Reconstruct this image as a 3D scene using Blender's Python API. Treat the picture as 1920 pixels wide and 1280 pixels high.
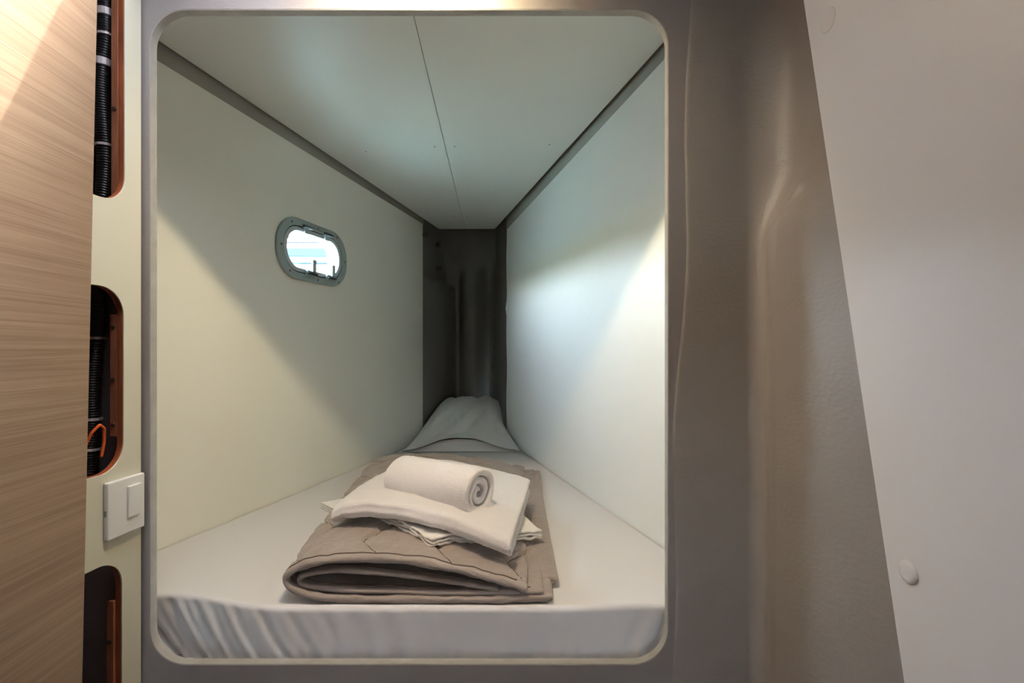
import bpy, bmesh, math, random
from mathutils import Vector, Matrix, noise
random.seed(4)
for o in list(bpy.data.objects): bpy.data.objects.remove(o)
SC = bpy.context.scene
COL = SC.collection

# ---------------------------------------------------------------- frame of reference
# metres: x right, y forward (towards the bow), z up.  D: distance of the berth front, U: one small unit of length
D = 0.88; F = 950.0; U = D / F; CZ = 1.25
def W(X, Z, h): return Vector((X * U, Z * D, CZ + h * U))

# ---------------------------------------------------------------- camera
cam = bpy.data.cameras.new('camera'); camo = bpy.data.objects.new('camera', cam); COL.objects.link(camo)
camo.location = (0, 0, CZ); camo.rotation_euler = (math.pi / 2, 0, 0)
cam.sensor_width = 36; cam.lens = F / 1920 * 36; cam.shift_y = 15 / 1920; cam.clip_start = 0.01
SC.camera = camo

# ---------------------------------------------------------------- world, sun, exposure
wd = bpy.data.worlds.new('world'); SC.world = wd; wd.use_nodes = True
wn = wd.node_tree.nodes; wl = wd.node_tree.links; wn.clear()
wo = wn.new('ShaderNodeOutputWorld'); wb = wn.new('ShaderNodeBackground'); sky = wn.new('ShaderNodeTexSky')
sky.sky_type = 'NISHITA'; sky.sun_disc = False; sky.sun_elevation = math.radians(56); sky.sun_rotation = math.radians(50)
sky.air_density = 1.0; sky.dust_density = 3.0; sky.ozone_density = 1.0
hs_ = wn.new('ShaderNodeHueSaturation'); hs_.inputs['Saturation'].default_value = 0.35
wl.new(sky.outputs[0], hs_.inputs['Color']); wl.new(hs_.outputs[0], wb.inputs[0]); wl.new(wb.outputs[0], wo.inputs[0])
wb.inputs[1].default_value = 25.0
sun = bpy.data.lights.new('sun', 'SUN'); suno = bpy.data.objects.new('sun', sun); COL.objects.link(suno)
sun.energy = 66; sun.angle = math.radians(0.6); sun.color = (1, 0.93, 0.84)
suno.location = (1, 1, 5)
suno.rotation_euler = Vector((-1.2, -1.0, -2.307)).to_track_quat('-Z', 'Y').to_euler()
LAMP = W(-173, 0.845, 716)                       # the small downlight in front of the berth opening
vs = SC.view_settings; vs.view_transform = 'Standard'; vs.look = 'None'; vs.gamma = 1; vs.use_curve_mapping = False
vs.exposure = 0.33

# ---------------------------------------------------------------- materials
def mat(name, col, rough=0.5, bump=0, bscale=200, bdist=0.001, var=0.0, vscale=6, spec=0.5, metal=0, sheen=0, stretch=None, emit=None, est=0):
    m = bpy.data.materials.new(name); m.use_nodes = True
    nt = m.node_tree; n = nt.nodes; l = nt.links
    p = n['Principled BSDF']
    p.inputs['Base Color'].default_value = (*col, 1); p.inputs['Roughness'].default_value = rough
    p.inputs['Metallic'].default_value = metal; p.inputs['Specular IOR Level'].default_value = spec
    p.inputs['Sheen Weight'].default_value = sheen
    if emit: p.inputs['Emission Color'].default_value = (*emit, 1); p.inputs['Emission Strength'].default_value = est
    tc = n.new('ShaderNodeTexCoord'); mp = n.new('ShaderNodeMapping'); l.new(tc.outputs['Object'], mp.inputs[0])
    if stretch: mp.inputs['Scale'].default_value = stretch
    if var:
        t = n.new('ShaderNodeTexNoise'); t.inputs['Scale'].default_value = vscale; t.inputs['Detail'].default_value = 5
        l.new(mp.outputs[0], t.inputs['Vector'])
        r = n.new('ShaderNodeValToRGB'); l.new(t.outputs[0], r.inputs[0])
        r.color_ramp.elements[0].position = 0.3; r.color_ramp.elements[1].position = 0.7
        r.color_ramp.elements[0].color = (*[c * (1 - var) for c in col], 1)
        r.color_ramp.elements[1].color = (*[min(1, c * (1 + var)) for c in col], 1)
        l.new(r.outputs[0], p.inputs['Base Color'])
    if bump:
        t = n.new('ShaderNodeTexNoise'); t.inputs['Scale'].default_value = bscale; t.inputs['Detail'].default_value = 3
        l.new(mp.outputs[0], t.inputs['Vector'])
        b = n.new('ShaderNodeBump'); b.inputs['Strength'].default_value = bump; b.inputs['Distance'].default_value = bdist
        l.new(t.outputs[0], b.inputs['Height']); l.new(b.outputs[0], p.inputs['Normal'])
    return m
M = {}
M['cream'] = mat('cream_lining', (0.67, 0.65, 0.525), 0.42, var=0.012, vscale=5, bump=0.05, bscale=30, bdist=0.002)
M['lining'] = mat('warm_white_lining', (0.86, 0.855, 0.765), 0.42, var=0.012, vscale=5, bump=0.05, bscale=30, bdist=0.002)
M['white_wall'] = mat('white_lining', (0.84, 0.86, 0.83), 0.45, var=0.012, vscale=5, bump=0.05, bscale=30, bdist=0.002)
M['ceil'] = mat('ceiling_panel', (0.81, 0.835, 0.785), 0.4, var=0.01, vscale=5)
M['gel'] = mat('grey_painted_laminate', (0.275, 0.250, 0.245), 0.5, bump=0.15, bscale=170, bdist=0.003, var=0.03, vscale=14, stretch=(1, 1, 1.6))
M['gel_side'] = mat('grey_painted_laminate_lit', (0.31, 0.28, 0.255), 0.45, bump=0.18, bscale=120, bdist=0.004, var=0.03, vscale=14, stretch=(1, .7, 1.6))  # same laminate as the bulkhead, with the side's lighting put into the colour
M['edge'] = mat('bare_beige_edge', (0.35, 0.33, 0.295), 0.6, bump=0.3, bscale=300, bdist=0.002, var=0.08, vscale=40)
M['dark_gel'] = mat('charcoal_gelcoat', (0.20, 0.19, 0.18), 0.65, spec=0.3, var=0.05, vscale=8)
M['olive'] = mat('olive_shade_and_deck_paint', (0.36, 0.34, 0.29), 0.6, var=0.04)  # shade below the ceiling edge put into strip colour; the deck shares it
M['panel'] = mat('white_laminate_panel', (0.76, 0.725, 0.705), 0.35, bump=0.03, bscale=40)
M['cap'] = mat('white_plastic_cap', (0.74, 0.70, 0.68), 0.3)
M['plastic'] = mat('white_switch_plastic', (0.78, 0.79, 0.79), 0.25)
M['maho'] = mat('mahogany_plywood_edge', (0.33, 0.085, 0.03), 0.4, var=0.3, vscale=30, stretch=(6, 6, 0.6))
M['batten'] = mat('brown_batten_wood', (0.34, 0.125, 0.06), 0.5, var=0.25, vscale=30, stretch=(6, 6, 0.6))
M['cavity'] = mat('dark_cavity_paint', (0.30, 0.22, 0.26), 0.8)
M['conduit'] = mat('black_corrugated_plastic', (0.012, 0.012, 0.013), 0.35)
M['tie'] = mat('white_nylon', (0.50, 0.44, 0.45), 0.4)
M['orange'] = mat('orange_cable', (0.75, 0.13, 0.03), 0.4)
M['screw'] = mat('steel_screw', (0.12, 0.09, 0.07), 0.35, metal=0.8)
M['frame'] = mat('grey_green_porthole_plastic', (0.30, 0.36, 0.345), 0.35)
M['sash'] = mat('pale_grey_porthole_ring', (0.44, 0.49, 0.50), 0.3)
M['black'] = mat('black_rubber', (0.02, 0.022, 0.024), 0.5)
M['latch'] = mat('grey_latch_plastic', (0.26, 0.32, 0.32), 0.35)
M['sheet'] = mat('white_cotton_jersey_sheet', (0.68, 0.665, 0.665), 0.85, bump=0.12, bscale=500, bdist=0.0006, sheen=0.15, stretch=(1, 1, 2.5))
M['pillow'] = mat('white_cotton_pillowcase', (0.87, 0.88, 0.87), 0.85, bump=0.1, bscale=500, bdist=0.0005, sheen=0.15)
M['duvet'] = mat('taupe_quilted_cotton', (0.32, 0.265, 0.232), 0.78, bump=0.6, bscale=70, bdist=0.005, var=0.03, vscale=9, sheen=0.25)
M['piping'] = mat('dark_brown_stitching', (0.12, 0.085, 0.075), 0.8)
M['towel'] = mat('white_terry_towel', (0.77, 0.74, 0.735), 0.95, bump=0.7, bscale=420, bdist=0.0025, sheen=0.5)
M['cloth'] = mat('white_cotton_cloth', (0.77, 0.75, 0.72), 0.9, bump=0.2, bscale=300, bdist=0.001, sheen=0.2)
M['boat'] = mat('white_gelcoat', (0.85, 0.87, 0.88), 0.3)
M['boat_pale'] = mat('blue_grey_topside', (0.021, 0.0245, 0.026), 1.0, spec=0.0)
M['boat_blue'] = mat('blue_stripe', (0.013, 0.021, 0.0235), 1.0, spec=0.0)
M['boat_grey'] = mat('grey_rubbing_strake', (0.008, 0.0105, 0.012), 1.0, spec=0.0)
M['water'] = mat('sea_water', (0.35, 0.50, 0.52), 0.25, bump=0.4, bscale=3, bdist=0.05)
M['shore'] = mat('wooded_shore', (0.10, 0.12, 0.07), 0.9, var=0.4, vscale=0.5)
M['floor'] = mat('brown_wood_sole', (0.20, 0.15, 0.11), 0.5, var=0.1, vscale=4, stretch=(8, 1, 1))
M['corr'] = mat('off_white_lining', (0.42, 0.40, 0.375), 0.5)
M['lamp'] = mat('warm_led', (1, 0.9, 0.7), 0.4, emit=(1, 0.72, 0.38), est=12)
M['chrome'] = mat('brushed_steel', (0.6, 0.6, 0.6), 0.25, metal=1)

def oak():
    m = bpy.data.materials.new('oak_veneer'); m.use_nodes = True
    nt = m.node_tree; n = nt.nodes; l = nt.links; p = n['Principled BSDF']
    p.inputs['Roughness'].default_value = 0.5
    tc = n.new('ShaderNodeTexCoord')
    def tex(scale, sc, det=6, dist=0.0):
        mp = n.new('ShaderNodeMapping'); mp.inputs['Scale'].default_value = sc; l.new(tc.outputs['Object'], mp.inputs[0])
        t = n.new('ShaderNodeTexNoise'); t.inputs['Scale'].default_value = scale; t.inputs['Detail'].default_value = det
        t.inputs['Distortion'].default_value = dist; l.new(mp.outputs[0], t.inputs['Vector']); return t
    a = tex(5, (1, 0.55, 22), 6, 0.5); b = tex(14, (1, 0.3, 34), 4, 0.1)
    mx = n.new('ShaderNodeMix'); mx.data_type = 'FLOAT'; mx.inputs[0].default_value = 0.45
    l.new(a.outputs[0], mx.inputs[2]); l.new(b.outputs[0], mx.inputs[3])
    r = n.new('ShaderNodeValToRGB'); l.new(mx.outputs[0], r.inputs[0])
    e = r.color_ramp.elements
    e[0].position = 0.30; e[0].color = (0.235, 0.147, 0.09, 1); e[1].position = 0.68; e[1].color = (0.40, 0.28, 0.185, 1)
    k = r.color_ramp.elements.new(0.5); k.color = (0.33, 0.22, 0.142, 1)
    l.new(r.outputs[0], p.inputs['Base Color'])
    bu = n.new('ShaderNodeBump'); bu.inputs['Strength'].default_value = 0.2; bu.inputs['Distance'].default_value = 0.001
    l.new(b.outputs[0], bu.inputs['Height']); l.new(bu.outputs[0], p.inputs['Normal'])
    return m
M['oak'] = oak()
def glass():
    m = bpy.data.materials.new('porthole_glass'); m.use_nodes = True
    n = m.node_tree.nodes; l = m.node_tree.links; n.clear()
    o = n.new('ShaderNodeOutputMaterial'); mx = n.new('ShaderNodeMixShader'); t = n.new('ShaderNodeBsdfTransparent')
    g = n.new('ShaderNodeBsdfGlossy'); mx.inputs[0].default_value = 0.05
    t.inputs[0].default_value = (0.90, 0.97, 0.985, 1); g.inputs['Roughness'].default_value = 0.03
    l.new(t.outputs[0], mx.inputs[1]); l.new(g.outputs[0], mx.inputs[2]); l.new(mx.outputs[0], o.inputs[0])
    return m
def sky_dimmer():  # tint added over the hatch to weaken the skylight
    m = bpy.data.materials.new('sky_dimming_tint'); m.use_nodes = True
    n = m.node_tree.nodes; l = m.node_tree.links; n.clear()
    o = n.new('ShaderNodeOutputMaterial'); mx = n.new('ShaderNodeMixShader'); t = n.new('ShaderNodeBsdfTransparent')
    g = n.new('ShaderNodeBsdfGlossy'); mx.inputs[0].default_value = 0.05
    t.inputs[0].default_value = (0.34, 0.336, 0.334, 1); g.inputs['Roughness'].default_value = 0.03
    l.new(t.outputs[0], mx.inputs[1]); l.new(g.outputs[0], mx.inputs[2]); l.new(mx.outputs[0], o.inputs[0])
    return m
M['sky_dimmer'] = sky_dimmer()
M['glass'] = glass()

# ---------------------------------------------------------------- object helpers
def link_mesh(name, me, m, parent=None, smooth=False):
    o = bpy.data.objects.new(name, me); COL.objects.link(o)
    if m is not None:
        me.materials.clear(); me.materials.append(m)
    if smooth:
        for p in me.polygons: p.use_smooth = True
    if parent is not None:
        o.parent = parent
        o.matrix_parent_inverse = Matrix.Translation(-parent.location)
    return o
def obj(name, bm, m, parent=None, smooth=False, recalc=True):
    if recalc: bmesh.ops.recalc_face_normals(bm, faces=bm.faces)
    me = bpy.data.meshes.new(name); bm.to_mesh(me); bm.free()
    return link_mesh(name, me, m, parent, smooth)
def rebase(o, origin):
    """put the object's own origin at a point of the thing (mesh stays where it is)"""
    origin = Vector(origin); o.data.transform(Matrix.Translation(-origin)); o.location = origin; return o
def thing(name, loc, label, cat, group=None):
    o = bpy.data.objects.new(name, None); COL.objects.link(o); o.location = loc; o.empty_display_size = 0.03
    return tag(o, label, cat, group)
def tag(o, label, cat, group=None):
    o['label'] = label; o['category'] = cat
    if group: o['group'] = group
    return o
def struct(o, label=None, cat=None):
    o['kind'] = 'structure'
    if label: o['label'] = label
    if cat: o['category'] = cat
    return o
def box(bm, lo, hi, M4=None, bev=0.0):
    r = bmesh.ops.create_cube(bm, size=1)
    lo = Vector(lo); hi = Vector(hi); c = (lo + hi) / 2; s = hi - lo
    for v in r['verts']:
        v.co = Vector((v.co.x * s.x, v.co.y * s.y, v.co.z * s.z)) + c
    if bev:
        es = list({e for v in r['verts'] for e in v.link_edges})
        q = bmesh.ops.bevel(bm, geom=es, offset=bev, segments=3, affect='EDGES', profile=0.5)
        vs_ = list({v for f in q['faces'] for v in f.verts} | set(v for v in r['verts'] if v.is_valid))
    else: vs_ = r['verts']
    if M4 is not None:
        for v in vs_: v.co = M4 @ v.co
def tube(bm, pts, rad, seg=12, caps=True):
    """a tube along pts; rad is a number or a list of radii"""
    pts = [Vector(p) for p in pts]; rings = []; up = None
    for i, p in enumerate(pts):
        t = (pts[min(i + 1, len(pts) - 1)] - pts[max(i - 1, 0)]).normalized()
        if up is None: up = t.orthogonal().normalized()
        up = (up - t * up.dot(t)).normalized(); b = t.cross(up)
        r = rad[i] if isinstance(rad, (list, tuple)) else rad
        rings.append([bm.verts.new(p + (up * math.cos(a) + b * math.sin(a)) * r) for a in [2 * math.pi * k / seg for k in range(seg)]])
    for a, b_ in zip(rings, rings[1:]):
        for k in range(seg): bm.faces.new((a[k], a[(k + 1) % seg], b_[(k + 1) % seg], b_[k]))
    if caps and len(rings) > 1: bm.faces.new(rings[0][::-1]); bm.faces.new(rings[-1])
def rrect(x0, y0, x1, y1, r, n=10):
    P = []
    for cx, cy, a0 in ((x1 - r, y1 - r, 0), (x0 + r, y1 - r, 90), (x0 + r, y0 + r, 180), (x1 - r, y0 + r, 270)):
        for k in range(n + 1):
            a = math.radians(a0 + 90 * k / n); P.append((cx + r * math.cos(a), cy + r * math.sin(a)))
    return P
def plate(loops, thick, M4, bev=0.0, bres=2):
    """flat plate with holes: loops in a plane, extruded to +-thick/2 along local z and placed by M4"""
    cu = bpy.data.curves.new('tmp', 'CURVE'); cu.dimensions = '2D'; cu.fill_mode = 'BOTH'
    cu.extrude = max(thick / 2 - bev, 1e-5); cu.bevel_depth = bev; cu.bevel_resolution = bres; cu.offset = -bev
    for L in loops:
        s = cu.splines.new('POLY'); s.points.add(len(L) - 1); s.use_cyclic_u = True
        for p, q in zip(s.points, L): p.co = (q[0], q[1], 0, 1)
    t = bpy.data.objects.new('tmp', cu); COL.objects.link(t)
    dg = bpy.context.evaluated_depsgraph_get(); dg.update()
    me = bpy.data.meshes.new_from_object(t.evaluated_get(dg))
    bpy.data.objects.remove(t); bpy.data.curves.remove(cu)
    me.transform(M4); 
    if M4.determinant() < 0: me.flip_normals()
    return me
def frame(o, ex, ey, ez):
    m = Matrix.Identity(4)
    for i, a in enumerate((ex, ey, ez)):
        a = Vector(a)
        for j in range(3): m[j][i] = a[j]
    o = Vector(o)
    for j in range(3): m[j][3] = o[j]
    return m
def lerp(a, b, t): return a + (b - a) * t
def sstep(a, b, x):
    t = min(1, max(0, (x - a) / (b - a))); return t * t * (3 - 2 * t)
def resample(P, step):
    """Catmull-Rom through P (tuples), then points about every step; returns list of tuples"""
    P = [Vector((p[0], p[1], 0)) for p in P]; out = []
    for i in range(len(P) - 1):
        p0 = P[max(i - 1, 0)]; p1 = P[i]; p2 = P[i + 1]; p3 = P[min(i + 2, len(P) - 1)]
        n = max(2, int((p2 - p1).length / step))
        for k in range(n):
            t = k / n
            out.append(0.5 * ((2 * p1) + (p2 - p0) * t + (2 * p0 - 5 * p1 + 4 * p2 - p3) * t * t + (3 * p1 - p0 - 3 * p2 + p3) * t ** 3))
    out.append(P[-1]); return [(v.x, v.y) for v in out]
def folded(bm, path, half, nw, place, disp=None):
    """a thick sheet following a 2-D path; place(p, w) maps profile point and 0..1 along the fold to 3-D.
    disp(s, w, side) adds to the half thickness."""
    n = len(path); S = [0]
    for a, b in zip(path, path[1:]): S.append(S[-1] + math.hypot(b[0] - a[0], b[1] - a[1]))
    nor = []
    for i in range(n):
        a = path[max(i - 1, 0)]; b = path[min(i + 1, n - 1)]; dx, dy = b[0] - a[0], b[1] - a[1]; L = math.hypot(dx, dy) or 1
        nor.append((-dy / L, dx / L))
    H = half if callable(half) else (lambda s, L: half)
    grid = [[[], []] for _ in range(nw)]
    for j in range(nw):
        w = j / (nw - 1)
        ew = min(w, 1 - w) * nw                                       # round the cut ends
        for side in (0, 1):
            sg = 1 if side else -1
            for i in range(n):
                es = min(S[i], S[-1] - S[i]); h = H(S[i], S[-1])
                k = 1.0
                if es < h: k = math.sqrt(max(0, 1 - (1 - es / h) ** 2))
                if ew < 1: k *= 0.55
                elif ew < 2: k *= 0.88
                hh = (h + (disp(S[i], w, side) if disp else 0)) * max(k, 0.02)
                grid[j][side].append(bm.verts.new(place((path[i][0] + sg * nor[i][0] * hh, path[i][1] + sg * nor[i][1] * hh), w)))
    for j in range(nw - 1):
        for side in (0, 1):
            a, b = grid[j][side], grid[j + 1][side]
            for i in range(n - 1):
                q = (a[i], a[i + 1], b[i + 1], b[i])
                bm.faces.new(q if side else q[::-1])
        for i in (0, n - 1):
            q = (grid[j][0][i], grid[j][1][i], grid[j + 1][1][i], grid[j + 1][0][i])
            bm.faces.new(q if i == 0 else q[::-1])
    for j in (0, nw - 1):
        for i in range(n - 1):
            q = (grid[j][0][i], grid[j][0][i + 1], grid[j][1][i + 1], grid[j][1][i])
            bm.faces.new(q if j == 0 else q[::-1])
def N(x, y, z=0, s=1.0): return noise.noise(Vector((x * s, y * s, z * s)))

# ================================================================= THE SETTING
ZB = 0.96; ZI = 0.979                                 # front and back face of the grey bulkhead
# ---- bulkhead with its rounded opening
xl, xr, ht, hb = -652 * U, 281 * U, 612 * U, -567 * U
outer = [(-1020 * U, -CZ), (520 * U, -CZ), (520 * U, 800 * U), (-1020 * U, 800 * U)]
hole = rrect(xl, hb, xr, ht, 64 * U, 14)
me = plate([outer, hole], (ZI - ZB) * D, frame((0, (ZB + ZI) / 2 * D, CZ), (1, 0, 0), (0, 0, 1), (0, 1, 0)), 0.001)
struct(link_mesh('wall_front', me, M['gel']), 'grey painted bulkhead with the rounded berth opening', 'wall')

me = plate([rrect(xl - 0.0004, hb - 0.0004, xr + 0.0004, ht + 0.0004, 64 * U + 0.0004, 14), rrect(xl + 0.0007, hb + 0.0007, xr - 0.0007, ht - 0.0007, 64 * U - 0.0007, 14)], (ZI - ZB) * D - 0.0012, frame((0, (ZB + ZI) / 2 * D, CZ), (1, 0, 0), (0, 0, 1), (0, 1, 0)))
link_mesh('opening_edge', me, M['edge'], bpy.data.objects['wall_front'])

# ---- grey moulded corner and side, right of the opening
def side_profile(h):
    t = sstep(190, 320, h)                             # shoulder: the corner steps outwards above it
    xc = lerp(447, 484, t); rad = lerp(26, 70, t)
    xs = (334 - 30 * sstep(560, -450, h) + 6 * math.sin(h / 90)) * 0.955
    P = [(xs - 3, ZB + 0.001), (xs, ZB - 0.0006), (xs + 4, ZB - 0.0012), (xs + 9, ZB - 0.0013), (xs + 18, ZB - 0.001)]
    for k in range(1, 15): P.append((lerp(xs + 18, xc - rad, k / 15), ZB - 0.001))
    rz = rad / F * 0.9                                  # concave fillet into the side
    for k in range(0, 11):
        a = math.pi / 2 * k / 10
        P.append((xc - rad + rad * math.sin(a), ZB - 0.001 - rz * (1 - math.cos(a))))
    zz = P[-1][1]; low = 1 - t
    for k in range(1, 10):                              # rolled bead along the corner in the lower part
        P.append((xc - (1.5 + 6.5 * math.exp(-((h - 165) / 70) ** 2)) * low * math.sin(math.pi * k / 9), zz - 0.030 * k / 9))
    zz = P[-1][1]
    for k in range(1, 40):
        z = lerp(zz, -0.9, (k / 39) ** 1.6)
        g = 9 * math.exp(-((h - 262 - 90 * (0.9 - z)) / 13) ** 2) * sstep(0.6, 0.8, z)     # dent line running forward
        P.append((xc + 26 * (zz - z) + g, z))
    return P
bm = bmesh.new(); rows = []
hs = [-CZ / U + (720 + CZ / U) * k / 170 for k in range(171)]
for h in hs:
    rows.append([bm.verts.new(W(x + 0.9 * N(z * 9, h * 0.012, 3), z, h)) for x, z in side_profile(h)])
for a, b in zip(rows, rows[1:]):
    for i in range(len(a) - 1): bm.faces.new((a[i], b[i], b[i + 1], a[i + 1]))
o = obj('wall_front_right', bm, M['gel_side'], smooth=True, recalc=False)
struct(o, 'grey moulded laminate corner beside the berth opening, lit tone put into its colour', 'wall')

# ---- white slant-edged lining panel on the right side
XP = 432
L = [(-1.1 * D, -CZ), (0.535 * D, -CZ), (0.588 * D, -367 * U), (0.791 * D, 518 * U), (0.838 * D, 719 * U), (-1.1 * D, 719 * U)]
me = plate([L], 0.012, frame((XP * U + 0.006, 0, CZ), (0, 1, 0), (0, 0, 1), (1, 0, 0)), 0.001)
rw = struct(link_mesh('wall_right', me, M['panel']), 'white lining panel with a slanted edge on the right', 'wall')
def cap(px, py, r, th, nm):
    Z = XP / (px - 960); h = (655 - py) * Z
    bm = bmesh.new(); c = W(XP, Z, h)
    prof = [(r, 0), (r, th * 0.5), (r * 0.9, th * 0.85), (r * 0.6, th), (0.0006, th * 1.03)]
    rings = [[bm.verts.new(c + Vector((-t, q * math.cos(a), q * math.sin(a)))) for a in [2 * math.pi * k / 28 for k in range(28)]] for q, t in prof]
    for a, b in zip(rings, rings[1:]):
        for k in range(28): bm.faces.new((a[k], a[(k + 1) % 28], b[(k + 1) % 28], b[k]))
    bm.faces.new(rings[-1])
    return obj(nm, bm, M['cap'], rw, smooth=True)
cap(1705, 1072, 0.0115, 0.0035, 'screw_cap'); cap(1553, 38, 0.0145, 0.0009, 'screw_cap')

# ---- cream plywood panel on the left, with three cut-outs
def cxp(Z): return -664 - 80 * (0.955 - Z)
e1 = (W(cxp(0.955), 0.955, 0) - W(cxp(0.60), 0.60, 0)); LP = e1.length; e1.normalize()
up = Vector((0, 0, 1)); nin = Vector((e1.y, -e1.x, 0))               # nin points into the passage
O1 = W(cxp(0.60), 0.60, 0)
def A(Z): return (Z - 0.60) / (0.955 - 0.60) * LP
out1 = [(A(0.30), -CZ), (LP, -CZ), (LP, 719 * U), (A(0.30), 719 * U)]
rr = 46 * U
def cut(g=0):
    return [rrect(A(0.68) - g, 249 * U - g, A(0.919) + g, 690 * U, rr), rrect(A(0.68) - g, -205 * U - g, A(0.9165) + g, 104 * U + g, rr + g), rrect(A(0.68) - g, -900 * U, A(0.913) + g, -354 * U + g, rr + g)]
me = plate([out1] + cut(), 0.0025, frame(O1 - nin * 0.00125, e1, up, nin), 0.0006)
lw = struct(link_mesh('wall_left', me, M['cream']), 'cream faced plywood panel with three rounded cutouts', 'wall')
me = plate([out1] + cut(0.0003), 0.0095, frame(O1 - nin * 0.0073, e1, up, nin), 0.0008)
o = link_mesh('plywood_core', me, M['maho'], lw); o['label'] = 'reddish mahogany plywood edge'
# battens with screws behind the right side of each cut-out
for (h0, h1, zz) in ((262, 719, 0.9195), (-150, 60, 0.917), (-900, -430, 0.9105)):
    bm = bmesh.new()
    box(bm, (A(zz), h0 * U, -0.0245), (A(zz) + 0.012, h1 * U, -0.0123), frame(O1, e1, up, nin), 0.001)
    bt = obj('batten', bm, M['batten'], lw)
    for hh in {262: (640, 415), -150: (38, -52, -130), -900: (-500,)}[h0]:
        bm = bmesh.new(); c = O1 + e1 * (A(zz) + 0.0005) + up * hh * U - nin * 0.0185
        tube(bm, [c, c - e1 * 0.0022], 0.0035, 14); tube(bm, [c - e1 * 0.002, c - e1 * 0.0027], 0.0018, 6)
        obj('screw', bm, M['screw'], bt)
# cavity behind
bm = bmesh.new(); fm = frame(O1, e1, up, nin)
box(bm, (A(0.30), -CZ, -0.16), (LP - 0.012, 719 * U, -0.15), fm)
box(bm, (A(0.30), -CZ, -0.15), (A(0.31), 719 * U, -0.0123), fm)
o = obj('wall_cavity', bm, M['cavity']); struct(o, 'dark lining of the hollow behind the cream panel', 'wall')

# ---- oak door leaf on the far left
def dx(Z): return -576 - 75 * Z
e2 = (W(dx(0.8), 0.8, 0) - W(dx(0.2), 0.2, 0)).normalized(); n2 = Vector((e2.y, -e2.x, 0)); O2 = W(dx(0.2), 0.2, 0)
k2 = 1 / (e2.y / D)
def B(Z): return (Z - 0.2) * k2
L = [(B(-0.45), -CZ + 0.01), (B(0.767), -CZ + 0.01), (B(0.789), -493 * U), (B(0.8205), 537 * U), (B(0.826), 712 * U), (B(-0.45), 712 * U)]
me = plate([L], 0.022, frame(O2 - n2 * 0.011, e2, up, n2), 0.0012)
struct(link_mesh('door_1', me, M['oak']), 'light oak veneered door leaf on the far left', 'door')

# ---- berth sides (flat lining), porthole hole in the left one
def lx(Z): return -1183 + 245 * Z
def rx(Z): return 717 - 260 * Z
eL = (W(lx(2.87), 2.87, 0) - W(lx(0.985), 0.985, 0)); LL = eL.length; eL.normalize(); OL = W(lx(0.985), 0.985, 0); nL = Vector((eL.y, -eL.x, 0))
def AL(Z): return (Z - 0.985) / (2.87 - 0.985) * LL
pc = (AL(1.915), 343 * U)                              # porthole centre on the wall
def port(wd_, hg, r): return rrect(pc[0] - wd_ / 2, pc[1] - hg / 2, pc[0] + wd_ / 2, pc[1] + hg / 2, r, 16)
PW, PH = 0.366, 0.194
L = [(0, -640 * U), (LL, -640 * U), (LL, 676 * U), (AL(1.293), 705 * U), (0, 712 * U)]
me = plate([L, port(0.315, 0.152, 0.074)], 0.03, frame(OL - nL * 0.015, eL, up, nL), 0.001)
struct(link_mesh('wall_port', me, M['lining']), 'cream side lining of the berth with the porthole', 'wall')
L = [(0, 713 * U), (AL(1.293), 706 * U), (LL, 677 * U), (LL + 0.02, 677 * U), (LL + 0.02, 800 * U), (0, 800 * U)]  # strip coloured like the shadow band under the ceiling panel
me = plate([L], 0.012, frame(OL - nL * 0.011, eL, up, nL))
struct(link_mesh('shade_strip_1', me, M['olive']), 'olive grey strip above the left berth lining, coloured in place of shade', 'shade_strip')
eR = (W(rx(2.87), 2.87, 0) - W(rx(0.985), 0.985, 0)); LR = eR.length; eR.normalize(); OR = W(rx(0.985), 0.985, 0); nR = Vector((-eR.y, eR.x, 0))
def AR(Z): return (Z - 0.985) / (2.87 - 0.985) * LR
L = [(0, -640 * U), (LR, -640 * U)]
for k in range(0, 31):
    h = lerp(-500, 640, k / 30); L.append((LR + 0.028 * math.exp(-((h - 228) / 26) ** 2) + 0.006 * math.sin(h / 60), h * U))
L += [(LR, 645 * U), (AR(1.304), 716 * U), (0, 730 * U)]
me = plate([L], 0.02, frame(OR - nR * 0.01, eR, up, nR), 0.001)
struct(link_mesh('wall_starboard', me, M['white_wall']), 'white side lining of the berth, right', 'wall')
L = [(0, 731 * U), (AR(1.304), 717 * U), (LR, 646 * U), (LR + 0.02, 646 * U), (LR + 0.02, 800 * U), (0, 800 * U)]  # right-hand band of shade, likewise put into the strip's colour
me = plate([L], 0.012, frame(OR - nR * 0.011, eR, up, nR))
struct(link_mesh('shade_strip_2', me, M['olive']), 'olive grey strip above the right berth lining, coloured in place of shade', 'shade_strip')

# ---- charcoal bow end
BOW = [(-520, 2.80), (-497, 2.87), (-460, 3.02), (-405, 3.27), (-398, 3.33), (-392, 3.43), (-372, 3.50), (-342, 3.50), (-318, 3.44), (-285, 3.40), (-235, 3.39),
       (-205, 3.42), (-180, 3.48), (-150, 3.50), (-118, 3.44), (-82, 3.28), (-50, 3.06), (-22, 2.90), (10, 2.80)]
def bowz(x):
    if x <= BOW[0][0]: return BOW[0][1]
    for a, b in zip(BOW, BOW[1:]):
        if a[0] <= x <= b[0]: return lerp(a[1], b[1], (x - a[0]) / (b[0] - a[0]))
    return BOW[-1][1]
xs_ = [lerp(-520, 10, k / 200) for k in range(201)]
zsm = []
for x in xs_: zsm.append(sum(bowz(x + d) for d in (-8, -4, 0, 4, 8)) / 5)
def bowsm(x):
    t = min(199.999, max(0, (x + 520) / 530 * 200)); k = int(t); return lerp(zsm[k], zsm[k + 1], t - k)
bm = bmesh.new(); rows = []
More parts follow.
